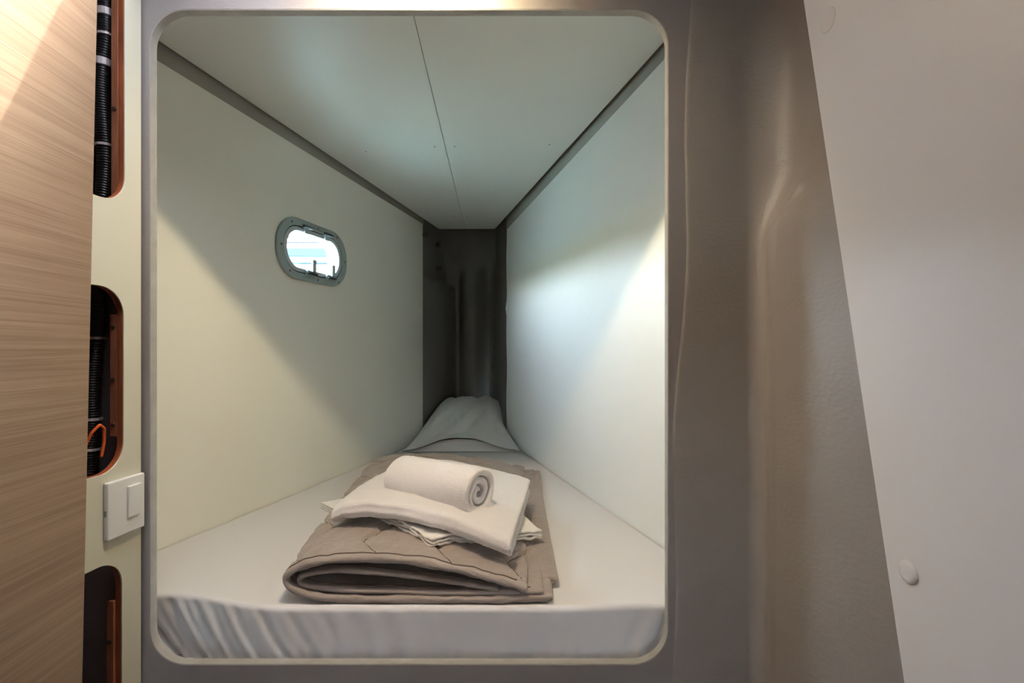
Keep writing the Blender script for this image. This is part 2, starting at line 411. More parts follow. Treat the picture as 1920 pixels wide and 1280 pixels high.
for k in range(140):
    h = lerp(-640, 800, k / 139); r = []
    st = sstep(395, 425, h)                              # the left side steps back near the top
    for x in xs_:
        z = bowsm(x + 42 * st * math.exp(-((x + 425) / 45) ** 2))
        if z > 3.3: z = lerp(z, 3.40, 0.85 * sstep(430, 560, h) * sstep(3.3, 3.38, z))
        r.append(bm.verts.new(W(x + 1.5 * N(x * .01, h * .01, 5), z, h)))
    rows.append(r)
for a, b in zip(rows, rows[1:]):
    for i in range(len(a) - 1): bm.faces.new((a[i], a[i + 1], b[i + 1], b[i]))
struct(obj('wall_bow', bm, M['dark_gel'], smooth=True, recalc=False), 'charcoal moulded bow end of the berth', 'wall')
# ---- berth ceiling: two panels meeting at the centre seam
def ch(Z): return 748 - 37 * (Z - 1.3)
def seam(Z): return -193 - 24 * Z
def cpanel(nm, f0, f1, lab):
    q = [(f0(0.985), 0.985), (f1(0.985), 0.985), (f1(3.03), 3.03), (f0(3.03), 3.03)]
    bm = bmesh.new()
    lo = [bm.verts.new(W(x, z, ch(z))) for x, z in q]; hi = [bm.verts.new(W(x, z, ch(z) + 11)) for x, z in q]
    bm.faces.new(lo[::-1]); bm.faces.new(hi)
    for i in range(4): bm.faces.new((lo[i], lo[(i + 1) % 4], hi[(i + 1) % 4], hi[i]))
    bmesh.ops.bevel(bm, geom=list(bm.edges), offset=0.0008, segments=2, affect='EDGES')
    return struct(obj(nm, bm, M['ceil']), lab, 'ceiling')
def edgeL(Z): return lx(Z) + 5 if Z < 2.87 else lx(Z) + 22
def edgeR(Z): return rx(Z) - 5 if Z < 2.87 else rx(Z) - 22
cp1 = cpanel('ceiling', lambda Z: lx(Z) + (6 if Z < 2.9 else 26), lambda Z: seam(Z) - 0.9, 'left pale green white ceiling panel of the berth')
cp2 = cpanel('ceiling', lambda Z: seam(Z) + 0.9, lambda Z: rx(Z) - (6 if Z < 2.9 else 26), 'right pale green white ceiling panel of the berth')
def screw_mark(px, py, par, m, r=0.004):
    Z = (748 + 37 * 1.3) / (655 - py + 37); X = (px - 960) * Z
    bm = bmesh.new(); c = W(X, Z, ch(Z))
    tube(bm, [c + up * 0.0005, c - up * 0.0008], r, 14)
    obj('screw_cap', bm, m, par)
for px, py in ((686, 284), (815, 275), (808, 408)): screw_mark(px, py, cp1, M['frame'], 0.0032)
screw_mark(852, 405, cp1, M['black'], 0.003)
for px, py in ((852, 275), (1030, 271), (875, 407), (925, 411)): screw_mark(px, py, cp2, M['frame'], 0.0032)

# ---- deck over the berth, berth base under the mattress
bm = bmesh.new(); box(bm, W(-1150, 0.96, 800), W(900, 3.9, 830)); struct(obj('ceiling_deck', bm, M['olive']), 'deck over the berth', 'ceiling')
bm = bmesh.new(); q = [(lx(0.985), 0.985), (rx(0.985), 0.985), (rx(2.9) + 15, 2.9), (-150, 3.5), (-390, 3.5), (lx(2.9) - 15, 2.9)]
lo = [bm.verts.new(W(x, z, -640)) for x, z in q]; hi = [bm.verts.new(W(x, z, -606)) for x, z in q]
bm.faces.new(lo[::-1]); bm.faces.new(hi)
for i in range(6): bm.faces.new((lo[i], lo[(i + 1) % 6], hi[(i + 1) % 6], hi[i]))
struct(obj('floor_berth', bm, M['corr']), 'white berth base under the mattress', 'floor')

# ---- the passage the photograph is taken from: sole, ceiling with a deck hatch, outer sides
bm = bmesh.new(); box(bm, (-0.95, -1.9, -0.03), (0.75, ZB * D, 0)); struct(obj('floor', bm, M['floor']), 'wooden cabin sole', 'floor')
HX0, HX1, HY0, HY1 = -0.53, -0.24, 0.42, 0.84 * D + 0.024
me = plate([[(-0.95, -1.9), (0.75, -1.9), (0.75, ZB * D), (-0.95, ZB * D)], rrect(HX0, HY0, HX1, HY1, 0.03)], 0.03, Matrix.Translation((0, 0, CZ + 720 * U + 0.015)), 0.002)
struct(link_mesh('ceiling_passage', me, M['corr']), 'white passage ceiling with an open deck hatch', 'ceiling')
bm = bmesh.new()
box(bm, (-0.95, -1.9, 0), (-0.92, ZB * D, CZ + 720 * U)); struct(obj('wall_passage_left', bm, M['corr']), 'outer left side of the passage', 'wall')
bm = bmesh.new(); box(bm, (0.53, -1.9, 0), (0.56, ZB * D, CZ + 720 * U)); struct(obj('wall_passage_right', bm, M['corr']), 'outer right side of the passage', 'wall')
me = plate([[(-0.95, 0), (0.56, 0), (0.56, CZ + 720 * U), (-0.95, CZ + 720 * U)], rrect(-0.20, 1.2, 0.0, 1.35, 0.04)], 0.03, frame((0, -1.9, 0), (1, 0, 0), (0, 0, 1), (0, 1, 0)))  # opening added out of view to let fill light in from behind
struct(link_mesh('wall_back', me, M['corr']), 'back of the passage with an opening added for fill light', 'wall')

me = plate([rrect(HX0 - 0.02, HY0 - 0.02, HX1 + 0.02, HY1 + 0.02, 0.04)], 0.008, Matrix.Translation((0, 0, CZ + 720 * U + 0.036)), 0.001)  # unseen lid added to cut the skylight entering the passage
struct(link_mesh('hatch_dimmer', me, M['sky_dimmer']), 'added tinted lid over the deck hatch that dims the passage skylight', 'hatch')

# ---- the downlight
dl = thing('ceiling_light', LAMP + Vector((0, 0, 0.003)), 'small warm downlight in the passage ceiling above the opening', 'lamp')
bm = bmesh.new()
R0, R1 = 0.012, 0.024; rings = []
for q, t in ((R0, 0), (R0 + 0.002, -0.003), (R1 - 0.003, -0.003), (R1, 0)):
    rings.append([bm.verts.new(LAMP + Vector((q * math.cos(a), q * math.sin(a), t + 0.0035))) for a in [2 * math.pi * k / 32 for k in range(32)]])
for a, b in zip(rings, rings[1:]):
    for k in range(32): bm.faces.new((a[k], a[(k + 1) % 32], b[(k + 1) % 32], b[k]))
obj('bezel', bm, M['chrome'], dl, smooth=True)
bm = bmesh.new(); tube(bm, [LAMP + Vector((0, 0, 0.0042)), LAMP + Vector((0, 0, 0.0025))], R0, 24); obj('led_lens', bm, M['lamp'], dl)
pl = bpy.data.lights.new('downlight', 'SPOT'); pl.energy = 18; pl.color = (1.0, 0.79, 0.48); pl.shadow_soft_size = 0.006
pl.spot_size = math.radians(150); pl.spot_blend = 0.9
plo = bpy.data.objects.new('downlight', pl); COL.objects.link(plo); plo.location = LAMP - Vector((0, 0, 0.010))
plo.rotation_euler = Vector((0.05, 0.75, -0.8)).to_track_quat('-Z', 'Y').to_euler()

# ================================================================= PORTHOLE
w1 = bpy.data.objects.new('window_1', None); COL.objects.link(w1); w1.location = OL + eL * pc[0] + up * pc[1]
struct(w1, 'small oblong porthole in the left side of the berth', 'window')
fw = lambda off: frame(OL + nL * off, eL, up, nL)
me = plate([port(PW, PH, 0.092), port(0.314, 0.150, 0.073)], 0.010, fw(0.0055), 0.0025); link_mesh('outer_frame', me, M['frame'], w1)
me = plate([port(0.3135, 0.1495, 0.0728), port(0.306, 0.143, 0.07)], 0.003, fw(0.004)); link_mesh('gasket', me, M['black'], w1)
me = plate([port(0.306, 0.143, 0.070), port(0.273, 0.116, 0.056)], 0.014, fw(0.001), 0.002); sash = link_mesh('sash', me, M['sash'], w1)
me = plate([port(0.286, 0.127, 0.062)], 0.006, fw(-0.012)); link_mesh('glass_pane', me, M['glass'], w1)
me = plate([port(0.3145, 0.1515, 0.0738), port(0.290, 0.131, 0.063)], 0.036, fw(-0.028)); link_mesh('sleeve', me, M['sash'], w1)
FR = fw(0)
for s in (-0.045, 0.062):                               # hinges along the top
    bm = bmesh.new(); c = pc[0] + s; t = pc[1] + 0.073
    box(bm, (c - 0.024, t - 0.002, 0.010), (c + 0.018, t + 0.010, 0.016), FR, 0.0015)
    hg = obj('hinge', bm, M['latch'], w1)
    bm = bmesh.new(); tube(bm, [FR @ Vector((c - 0.026, t + 0.003, 0.0175)), FR @ Vector((c + 0.02, t + 0.003, 0.0175))], 0.004, 12); obj('hinge_pin', bm, M['black'], hg)
    bm = bmesh.new(); box(bm, (c - 0.014, t - 0.018, 0.008), (c + 0.006, t, 0.013), FR, 0.001); obj('hinge_tab', bm, M['sash'], hg)
for s in (-0.030, 0.075):                               # standing latches along the bottom
    c = pc[0] + s; b = pc[1] - 0.078
    bm = bmesh.new(); box(bm, (c - 0.024, b - 0.004, 0.010), (c + 0.020, b + 0.016, 0.020), FR, 0.002); la = obj('latch', bm, M['latch'], w1)
    bm = bmesh.new()
    box(bm, (c - 0.004, b + 0.012, 0.018), (c + 0.014, b + 0.052, 0.025), FR, 0.002)
    obj('latch_lever', bm, M['sash'], la)
    bm = bmesh.new(); tube(bm, [FR @ Vector((c - 0.026, b + 0.006, 0.0205)), FR @ Vector((c + 0.022, b + 0.006, 0.0205))], 0.004, 10); obj('latch_pin', bm, M['black'], la)
for a_, b_ in ((-0.12, 0.078), (-0.166, 0.0), (-0.128, -0.075), (0.13, -0.078), (0.166, 0.0), (0.12, 0.080), (0.01, 0.086), (0.01, -0.086)):
    bm = bmesh.new(); c = FR @ Vector((pc[0] + a_, pc[1] + b_, 0.0105)); tube(bm, [c, c + nL * 0.001], 0.0034, 12); obj('screw', bm, M['screw'], w1)

# ---- what lies outside the porthole
BC = Vector((-2.3, 5.6, 0)); bd = Vector((1, 0.04, 0)).normalized(); bn = Vector((0.04, -1, 0)).normalized()
nb = thing('neighbouring_boat', BC + Vector((0, 0, -0.55)), 'white neighbouring boat with a pale blue stripe seen through the porthole', 'boat')
BY0, BY1 = -3.6, 2.6
def boat_strip(nm, z0, z1, off0, off1, m, th=0.06):
    bm = bmesh.new(); fr = frame(BC, bd, up, bn); rows = []
    for k in range(25):
        y = lerp(BY0, BY1, k / 24); c = -0.02 * y * y
        rows.append([bm.verts.new(fr @ Vector((y, z, o + c))) for z, o in ((z0, off0), (z1, off1), (z1, off1 - th), (z0, off0 - th))])
    for a, b in zip(rows, rows[1:]):
        for i in range(4): bm.faces.new((a[i], a[(i + 1) % 4], b[(i + 1) % 4], b[i]))
    bm.faces.new(rows[0][::-1]); bm.faces.new(rows[-1])
    return obj(nm, bm, m, nb)
boat_strip('hull', -0.55, 2.19, -0.25, 0.0, M['boat'])
boat_strip('rubbing_strake', 2.19, 2.205, 0.02, 0.02, M['boat_grey'], 0.08)
boat_strip('topside', 2.205, 2.285, 0.0, -0.01, M['boat_pale'])
boat_strip('stripe', 2.285, 2.37, 0.0, 0.0, M['boat_blue'])
boat_strip('bulwark', 2.37, 2.43, -0.01, -0.02, M['boat'])
boat_strip('gunwale', 2.43, 2.44, 0.0, 0.0, M['boat_grey'], 0.08)
boat_strip('coaming', 2.44, 2.485, -0.03, -0.04, M['boat'])
bm = bmesh.new(); fr = frame(BC, bd, up, bn)
tube(bm, [fr @ Vector((lerp(BY0, BY1, k / 24), 2.50, -0.06 - 0.02 * lerp(BY0, BY1, k / 24) ** 2)) for k in range(25)], 0.008, 8); obj('guard_rail', bm, M['boat_grey'], nb)
bm = bmesh.new(); box(bm, (-90, -40, -0.62), (30, 60, -0.58)); struct(obj('ground_water', bm, M['water']), 'sea water around the boat', 'water')

bm = bmesh.new(); n_ = 60; lo = []; hi = []
for k in range(n_):
    y = lerp(-60, 50, k / (n_ - 1)); lo.append(bm.verts.new((-70, y, -0.7))); hi.append(bm.verts.new((-78, y, 6.5 + 1.8 * N(y, 0, 0, 0.09) + 0.8 * N(y, 3, 0, 0.4))))
bk = [bm.verts.new((-86, v.co.y, -0.7)) for v in lo]
for k in range(n_ - 1): bm.faces.new((lo[k], lo[k + 1], hi[k + 1], hi[k])); bm.faces.new((hi[k], hi[k + 1], bk[k + 1], bk[k]))
struct(obj('ground_shore', bm, M['shore'], recalc=False), 'wooded shore across the water', 'shore')

# ================================================================= LIGHT SWITCH
FS = frame(O1, e1, up, nin)
c0 = FS @ Vector((A(0.914), -266 * U, 0))
sw = thing('light_switch', c0, 'white single rocker light switch on the cream panel under the middle cutout', 'switch')
bm = bmesh.new(); box(bm, (A(0.874), -315 * U, 0), (A(0.953), -219 * U, 0.0085), FS, 0.0025); obj('cover_plate', bm, M['plastic'], sw, smooth=False)
bm = bmesh.new(); box(bm, (A(0.9125), -288 * U, 0.008), (A(0.9405), -234 * U, 0.0115), FS, 0.0012)
for v in bm.verts:
    lc = FS.inverted() @ v.co
    if lc.z > 0.0095 and lc.y > -262 * U: v.co += nin * 0.0015
obj('rocker', bm, M['plastic'], sw)
bm = bmesh.new(); box(bm, (A(0.8737), -275 * U, 0.002), (A(0.8745), -265 * U, 0.006), FS); obj('release_slot', bm, M['latch'], sw)

# ================================================================= CONDUITS in the hollow behind the cream panel
def conduit(nm, pts, r, label, ties, pitch=0.0042):
    P = []; 
    for a, b in zip(pts, pts[1:]): P.append((a, b))
    path = resample([(p[2], p[0]) for p in pts], 2.0); path2 = resample([(p[2], p[1]) for p in pts], 2.0)
    # arc-length style sampling along height with corrugation
    line = []
    hs_ = [lerp(pts[0][2], pts[-1][2], k / 900) for k in range(901)]
    def val(h, c):
        for a, b in zip(pts, pts[1:]):
            if (a[2] - h) * (b[2] - h) <= 0 and a[2] != b[2]:
                t = (h - a[2]) / (b[2] - a[2]); t = t * t * (3 - 2 * t); return lerp(a[c], b[c], t)
        return pts[-1][c]
    V = [W(val(h, 0), val(h, 1), h) for h in hs_]; rad = []; s = 0
    for i, v in enumerate(V):
        if i: s += (v - V[i - 1]).length
        rad.append(r * (1 + 0.075 * max(-0.75, min(0.75, 1.6 * math.sin(2 * math.pi * s / pitch)))))
    t = thing(nm, V[-1], label, 'cable conduit', 'black conduits behind the cream panel')
    bm = bmesh.new(); tube(bm, V, rad, 16); obj('corrugated_hose', bm, M['conduit'], t, smooth=True)
    for hh, hw in ties:
        bm = bmesh.new(); c = W(val(hh, 0), val(hh, 1), hh)
        for k in range(1):
            tube(bm, [c + up * (hw * q) for q in (-1, -0.9, 0.9, 1)], [r * 1.10, r * 1.16, r * 1.16, r * 1.10], 18)
        obj('cable_tie', bm, M['tie'], t, smooth=False)
    return t
conduit('cable_conduit', [(-716, 0.938, 700), (-714, 0.938, 560), (-722, 0.938, 470), (-716, 0.940, 330), (-724, 0.938, 200), (-730, 0.937, 70), (-738, 0.937, -100), (-742, 0.93, -330)], 0.0125,
        'black corrugated conduit nearest the mahogany edge, seen in both upper cutouts', [(589, 0.006), (550, 0.002), (502, 0.006), (358, 0.002), (20, 0.002), (-122, 0.0022), (-175, 0.002)])
conduit('cable_conduit', [(-752, 0.935, 700), (-748, 0.935, 500), (-756, 0.935, 300), (-762, 0.94, 90), (-758, 0.932, -60), (-768, 0.93, -330)], 0.0125,
        'black corrugated conduit farther left, half hidden by the oak door', [(-90, 0.002)])
conduit('cable_conduit', [(-752, 0.948, 700), (-746, 0.945, 300), (-778, 0.945, 80), (-782, 0.943, -40), (-786, 0.940, -330)], 0.008,
        'thinner black corrugated conduit at the back of the hollow', [(-20, 0.002)])
bm = bmesh.new()
lp = [(-722, 0.905, -230), (-724, 0.90, -190), (-716, 0.896, -160), (-708, 0.899, -140), (-702, 0.908, -128), (-700, 0.916, -136), (-702, 0.918, -160), (-704, 0.914, -185)]
sm = resample([(a[0], a[2]) for a in lp], 3); sm2 = resample([(a[1] * 1000, a[2]) for a in lp], 3)
n_ = 60
def pick(i, j):
    t = i / (n_ - 1) * (len(lp) - 1); k = min(int(t), len(lp) - 2); return lerp(lp[k][j], lp[k + 1][j], t - k)
tube(bm, [W(pick(i, 0), pick(i, 1), pick(i, 2)) for i in range(n_)], 0.0022, 10)
o = rebase(obj('electric_cable', bm, M['orange'], smooth=True), W(-722, 0.905, -230))
tag(o, 'thin orange cable looped in the middle cutout', 'cable')

# ================================================================= MATTRESS
TOP = -485; BOT = -606
def front(x):                                            # front edge of the mattress, slightly bowed
    return 0.998 + 0.055 * sstep(-420, -700, x) + 0.012 * sstep(60, 290, x)
bm = bmesh.new(); NXm, NZm = 420, 150
def mx(a, Z): return lerp(lx(Z) + 2.5, rx(Z) - 2.5, a)
def zend(a): return 3.20 + 0.12 * math.sin(math.pi * a)
def endx(a, Z):
    if Z <= 2.87: return mx(a, Z)
    t = Z - 2.87; pw = lambda P: next((lerp(p[1], q[1], (Z - p[0]) / (q[0] - p[0])) for p, q in zip(P, P[1:]) if p[0] <= Z <= q[0]), P[-1][1])
    return lerp(pw([(2.87, lx(2.87) + 2.5), (3.02, -446), (3.22, -396), (3.40, -370)]), pw([(2.87, rx(2.87) - 2.5), (3.06, -64), (3.26, -98), (3.40, -130)]), a)
def fold(x, h):
    """front-face gathers of the fitted sheet: depth (in Z) towards the camera"""
    d = (TOP - h) / 100.0                                # 0 at the top edge
    g = 0
    left = sstep(-260, -620, x); mid = math.exp(-((x + 300) / 150) ** 2); right = sstep(150, 285, x)
    q = x - d * 62 * (0.6 + d * 0.4)
    g += left * (0.55 * math.sin(q / 8.2 + 1.8 * N(q * .012, 1)) + 0.5 * math.sin(q / 4.6 + 2 + 2 * N(q * .02, 4)) + 0.5 * N(q * .03, d, 7))
    g += mid * 0.5 * (math.sin((x - d * 22) / 9 + 2 * N(x * .015, 2)) * 0.7)
    q2 = x + d * 75 * d
    g += 0.3 * math.exp(-((x - 10) / 120) ** 2) * math.sin((x + d * 75) / 24) * sstep(0.1, 0.8, d)
    g += right * 0.6 * math.sin((x + d * 38) / 7 + N(x * .02, 3)) * sstep(0.0, 0.5, d)
    g += 0.25 * math.sin(x / 5.2 + 3 * N(x * .02, 6)) * sstep(0.6, 1.0, d)
    return 0.0052 * g * sstep(0.0, 0.25, d)
rows = []
RAD = 10
for j in range(36):                                       # front face, from the bottom up, then the rounded edge
    t = j / 35
    if t < 0.72: h = lerp(BOT, TOP - RAD, t / 0.72); back = 0; 
    else:
        a = (t - 0.72) / 0.28 * math.pi / 2; h = TOP - RAD + RAD * math.sin(a); back = RAD / F * (1 - math.cos(a))
    r = []
    for i in range(NXm + 1):
        al = i / NXm; x0 = mx(al, 1.0); zf = front(x0) + back
        x = mx(al, zf); fo = fold(x, h)
        sag = 3 * sstep(-450, -700, x)
        r.append(bm.verts.new(W(x, max(zf - fo + 0.004, 0.982), h - sag * (t > 0.72) * 0)))
    rows.append(r)
for k in range(1, NZm + 1):
    t = k / NZm; r = []
    for i in range(NXm + 1):
        al = i / NXm; z0 = front(mx(al, 1.0)) + RAD / F + 0.004; z = lerp(z0, zend(al), t ** 1.15)
        x = endx(al, z)
        wv = 1.2 * N(x * .012, z * 6, 2) + 0.8 * N(x * .03, z * 9, 4)
        wr = 2.0 * sstep(2.0, 2.4, z) * math.sin((x + 230 + 60 * (z - 2.3)) / 16) * math.exp(-((x + 210) / 160) ** 2) * 0.35
        ed = -5 * math.exp(-min(al, 1 - al) * 60)
        r.append(bm.verts.new(W(x, z, TOP + min(0, wv - 0.7) * 1.0 + wr + ed)))
    rows.append(r)
for a, b in zip(rows, rows[1:]):
    for i in range(NXm): bm.faces.new((a[i], a[i + 1], b[i + 1], b[i]))
lastr = rows[-1]; low = [bm.verts.new((v.co.x, v.co.y, CZ + BOT * U)) for v in lastr]
for i in range(NXm): bm.faces.new((lastr[i], lastr[i + 1], low[i + 1], low[i]))
for s_, col in ((0, 0), (1, NXm)):
    cv = [r[col] for r in rows]; dv = [rows[0][col]] + [bm.verts.new((v.co.x, v.co.y, CZ + BOT * U)) for v in cv[1:-1]] + [low[col]]
    for k in range(len(cv) - 1):
        q = [cv[k], cv[k + 1], dv[k + 1], dv[k]]
        q = [v for n2_, v in enumerate(q) if v not in q[:n2_]]
        if len(q) > 2: bm.faces.new(q if s_ else q[::-1])
o = obj('mattress', bm, M['sheet'], smooth=True, recalc=False)
rebase(o, W(-240, 1.9, BOT)); tag(o, 'wedge shaped mattress in a white fitted sheet with gathered front', 'mattress')

# ================================================================= PILLOW
pil = thing('pillow', W(-240, 2.85, TOP), 'white pillow propped against the dark bow end of the bed', 'pillow')
NU, NV = 90, 90
def pmap(u, v):
    """u across 0..1, v from the opening (0) to the bow (1): half width, centre, Z"""
    Z = lerp(2.52, 3.27, v)
    xl_ = lerp(-512, -418, v) ; xr_ = lerp(40, -62, v)
    xl_ = max(xl_, lx(min(Z, 2.87)) + 14 if Z < 2.87 else lerp(-466, -402, (Z - 2.87) / 0.4))
    xr_ = min(xr_, rx(min(Z, 2.87)) - 14 if Z < 2.87 else lerp(-44, -84, (Z - 2.87) / 0.4))
    k = 1
    return lerp(xl_, xr_, u), Z
def ptop(u, v):
    e = (1 - abs(2 * u - 1) ** lerp(2.6, 6, v)) ** 0.62
    f = 1 - max(0, (v - 0.86) / 0.14) ** 2.4
    base = lerp(16, 205, sstep(-0.05, 0.92, v) ** 0.95)
    hgt = base * (lerp(0.42, 0.8, v) + lerp(0.58, 0.2, v) * e) * max(f, 0) ** 0.5
    return hgt
bm = bmesh.new(); Tg = []; Bg = []
for j in range(NV + 1):
    v = j / NV; ra, rb = [], []
    for i in range(NU + 1):
        u = i / NU; x, Z = pmap(u, v); tp = ptop(u, v)
        arch = 46 * math.exp(-(abs(u - 0.48) / 0.27) ** 3) * sstep(0.30, 0.0, v)
        wr = 11 * N(u * 4 + v * 2, v * 3, 1) + 9 * N(u * 8 - v * 6, v * 2.2, 12) + 7 * math.sin((u * 1.2 - v * 0.9) * 17 + 3 * N(u * 3, v * 3, 8)) * sstep(0.55, 0.9, v) * sstep(0.3, 0.8, u) + 1.5 * N(u * 16, v * 5, 3)
        edge = min(1, 8 * min(u, 1 - u), 1)
        dog = -0.035 * (abs(2 * u - 1) ** 4) * (1 - v) + 0.03 * sstep(0.6, 1, u) * v
        zz = Z + dog * (1 - v) - 0.03 * v * math.sin(math.pi * u) * 0
        ra.append(bm.verts.new(W(x, zz, TOP + 4 + max(3, tp + arch + 1.3 * wr * edge * min(1, v * 5 + 0.08)))))
        rb.append((x, zz))
    Tg.append(ra); Bg.append(rb)
Bv = []
for j in range(NV + 1):
    r = []
    for i in range(NU + 1):
        u = i / NU; v = j / NV; x, zz = Bg[j][i]
        rise = 60 * sstep(0.86, 1, v)
        r.append(bm.verts.new(W(x, zz + 0.004 * (v > 0.5), TOP + 2.5 + rise)))
    Bv.append(r)
for j in range(NV):
    for i in range(NU):
        bm.faces.new((Tg[j][i], Tg[j][i + 1], Tg[j + 1][i + 1], Tg[j + 1][i])); bm.faces.new((Bv[j][i], Bv[j + 1][i], Bv[j + 1][i + 1], Bv[j][i + 1]))
    bm.faces.new((Tg[j][0], Tg[j + 1][0], Bv[j + 1][0], Bv[j][0])); bm.faces.new((Tg[j][NU], Bv[j][NU], Bv[j + 1][NU], Tg[j + 1][NU]))
for i in range(NU): bm.faces.new((Tg[NV][i], Tg[NV][i + 1], Bv[NV][i + 1], Bv[NV][i]))
obj('pillowcase', bm, M['pillow'], pil, smooth=True, recalc=False)
# inside the open end: the tucked flap of the case
bm = bmesh.new(); rows = []
for j in range(14):
    t = j / 13; r = []
    for i in range(61):
        u = lerp(0.04, 0.96, i / 60); x, Z = pmap(u, 0); hmax = 10 + 42 * math.exp(-(abs(u - 0.48) / 0.27) ** 3)
        dog = -0.035 * (abs(2 * u - 1) ** 4)
        r.append(bm.verts.new(W(x, Z + dog + 0.006 + 0.035 * math.sin(t * math.pi / 2) + 0.004 * N(u * 9, t * 2, 4), TOP + 3 + hmax * t + 2 * N(u * 12, t, 9) * t)))
    rows.append(r)
for a, b in zip(rows, rows[1:]):
    for i in range(60): bm.faces.new((a[i], a[i + 1], b[i + 1], b[i]))
obj('tucked_flap', bm, M['pillow'], pil, smooth=True, recalc=False)

# ================================================================= QUILT
Z0, Z1 = 1.012, 2.07
qp = lambda L: [((px - 960) * Z0, (655 - py) * Z0) for px, py in L]
quilt = thing('quilt', W(-180, 1.5, TOP), 'taupe grey quilt folded in layers on the mattress under the towels', 'quilt')
def qplace(p, w):
    Z = lerp(Z0, Z1, w); x, h = p
    t = (x + 437) / (80 + 437)
    xl_ = lerp(-437, -545, w ** 0.9); xr_ = lerp(80, 112, w)
    if t > 0.9: pass
    xx = lerp(xl_, xr_, t)
    hh = max(TOP + (h - TOP) * lerp(1.0, 0.9, w), TOP + 0.8)
    zz = Z + 0.006 * N(x * .01, h * .05, 2) * (1 - w) + 0.02 * (1 - w) * (1 - t) * 0.2
    return W(xx, zz, hh)
def zig(y): return 0.42 * abs((((y - 0.085) / 0.21) % 1) * 2 - 1)
def zigq(a, y): return a / 0.135 + zig(y)
def puff(s, w, side):
    a = s * U; y = w * (Z1 - Z0) * D
    # zig-zag stitched channels
    q = zigq(a, y)
    d = abs(q - round(q)) * 0.135
    ff = sstep(0.010, 0.05, y); g = (-6.5 * math.exp(-(d / 0.006) ** 2) + 2.6 * min(1, d / 0.03)) * ff
    # seam a finger in from the cut end
    ee = y; g += -1.6 * math.exp(-((ee - 0.016) / 0.005) ** 2)
    wr = 2.6 * N(a * 18, y * 13, 5) + 2.4 * N(a * 50, y * 26, 6) + 3.2 * N(a * 8, y * 60, 3) * math.exp(-(d / 0.02) ** 2)
    return g + wr
outer = qp([(1037, 1123), (1000, 1125), (900, 1127), (760, 1127.5), (650, 1126.5), (590, 1122), (552, 1111), (533, 1092), (545, 1073), (590, 1058), (650, 1051), (740, 1053), (830, 1065), (920, 1087), (970, 1101), (988, 1110)])
outer[:] = [(x, max(h, TOP + 7.5)) for x, h in outer]
inner = qp([(936, 1111), (860, 1098), (760, 1085), (670, 1076), (610, 1076), (572, 1083), (556, 1093), (568, 1104), (620, 1111), (720, 1114.5), (850, 1116), (1020, 1114)])
bm = bmesh.new()
folded(bm, resample(outer, 3.6), 7.2, 240, qplace, puff)
qo = obj('outer_fold', bm, M['duvet'], quilt, smooth=True, recalc=False)
bm = bmesh.new()
folded(bm, resample(inner, 4.5), 4.6, 160, lambda p, w: qplace(p, 0.006 + w * 0.985), lambda s, w, side: 0.4 * puff(s, w, side))
obj('inner_fold', bm, M['duvet'], quilt, smooth=True, recalc=False)
# a loose lower layer peeping out on the right
bm = bmesh.new()
def tongue(p, w):
    Z = lerp(1.085, 1.95, w); r_ = 22 * (1 - w) ** 0.8 + 4
    return W(p[0] * (r_ / 26) + lerp(76, 96, w), Z, p[1] + 1)
folded(bm, resample([(-70, TOP + 17), (-20, TOP + 18), (8, TOP + 16), (14, TOP + 12), (8, TOP + 9), (-20, TOP + 8), (-70, TOP + 8)], 3), 4.5, 120, tongue, lambda s, w, side: 0.8 * N(s * .05, w * 20, 2))
obj('loose_layer', bm, M['duvet'], quilt, smooth=True, recalc=False)
# stitching lines of the top layer
OP = resample(outer, 3.6); OS = [0]
for a, b in zip(OP, OP[1:]): OS.append(OS[-1] + math.hypot(b[0] - a[0], b[1] - a[1]))
def on_top(sv, w, off):
    for i in range(len(OS) - 1):
        if OS[i] <= sv <= OS[i + 1]:
            t = (sv - OS[i]) / (OS[i + 1] - OS[i]); ax_ = lerp(OP[i][0], OP[i + 1][0], t); ay_ = lerp(OP[i][1], OP[i + 1][1], t)
            dx_, dy_ = OP[i + 1][0] - OP[i][0], OP[i + 1][1] - OP[i][1]; L_ = math.hypot(dx_, dy_)
            return qplace((ax_ - dy_ / L_ * off, ay_ + dx_ / L_ * off), w)
for k in range(3, 9):
    runs = [[]]
    for j in range(140):
        y = 0.018 + (1.058 * D - 0.03) * j / 139; av = (k + 0.0 - zig(y)) * 0.135; sv = av / U; w = y / ((Z1 - Z0) * D)
        if w < 0.995 and 505 < sv < OS[-1] - 12:
            runs[-1].append(on_top(sv, w, 7.2 + puff(sv, w, 1) + 0.9))
        elif runs[-1]: runs.append([])
    for r_ in runs:
        if len(r_) > 3:
            bm = bmesh.new(); tube(bm, r_, 0.0008, 6); obj('stitch_line', bm, M['piping'], quilt, smooth=True)
# piping along the cut front edges
def seam_line(path, half_, disp, place_, wl_, step, nm, lo_=22):
    P = resample(path, step); S = [0]
    for a, b in zip(P, P[1:]): S.append(S[-1] + math.hypot(b[0] - a[0], b[1] - a[1]))
    for side in (1, 0):
        sg = 1 if side else -1; pts = []
        for i in range(1, len(P) - 1):
            if S[i] < lo_ or S[-1] - S[i] < lo_: continue
            a = P[i - 1]; b = P[i + 1]; dx_, dy_ = b[0] - a[0], b[1] - a[1]; L_ = math.hypot(dx_, dy_)
            off = half_ + disp(S[i], wl_, side) + 0.9
            pts.append(place_((P[i][0] - sg * dy_ / L_ * off, P[i][1] + sg * dx_ / L_ * off), wl_))
        bm = bmesh.new(); tube(bm, pts, 0.0011, 6); obj(nm, bm, M['piping'], quilt, smooth=True)
seam_line(outer, 7.2, puff, qplace, 0.016 / ((Z1 - Z0) * D), 3.6, 'edge_stitching')
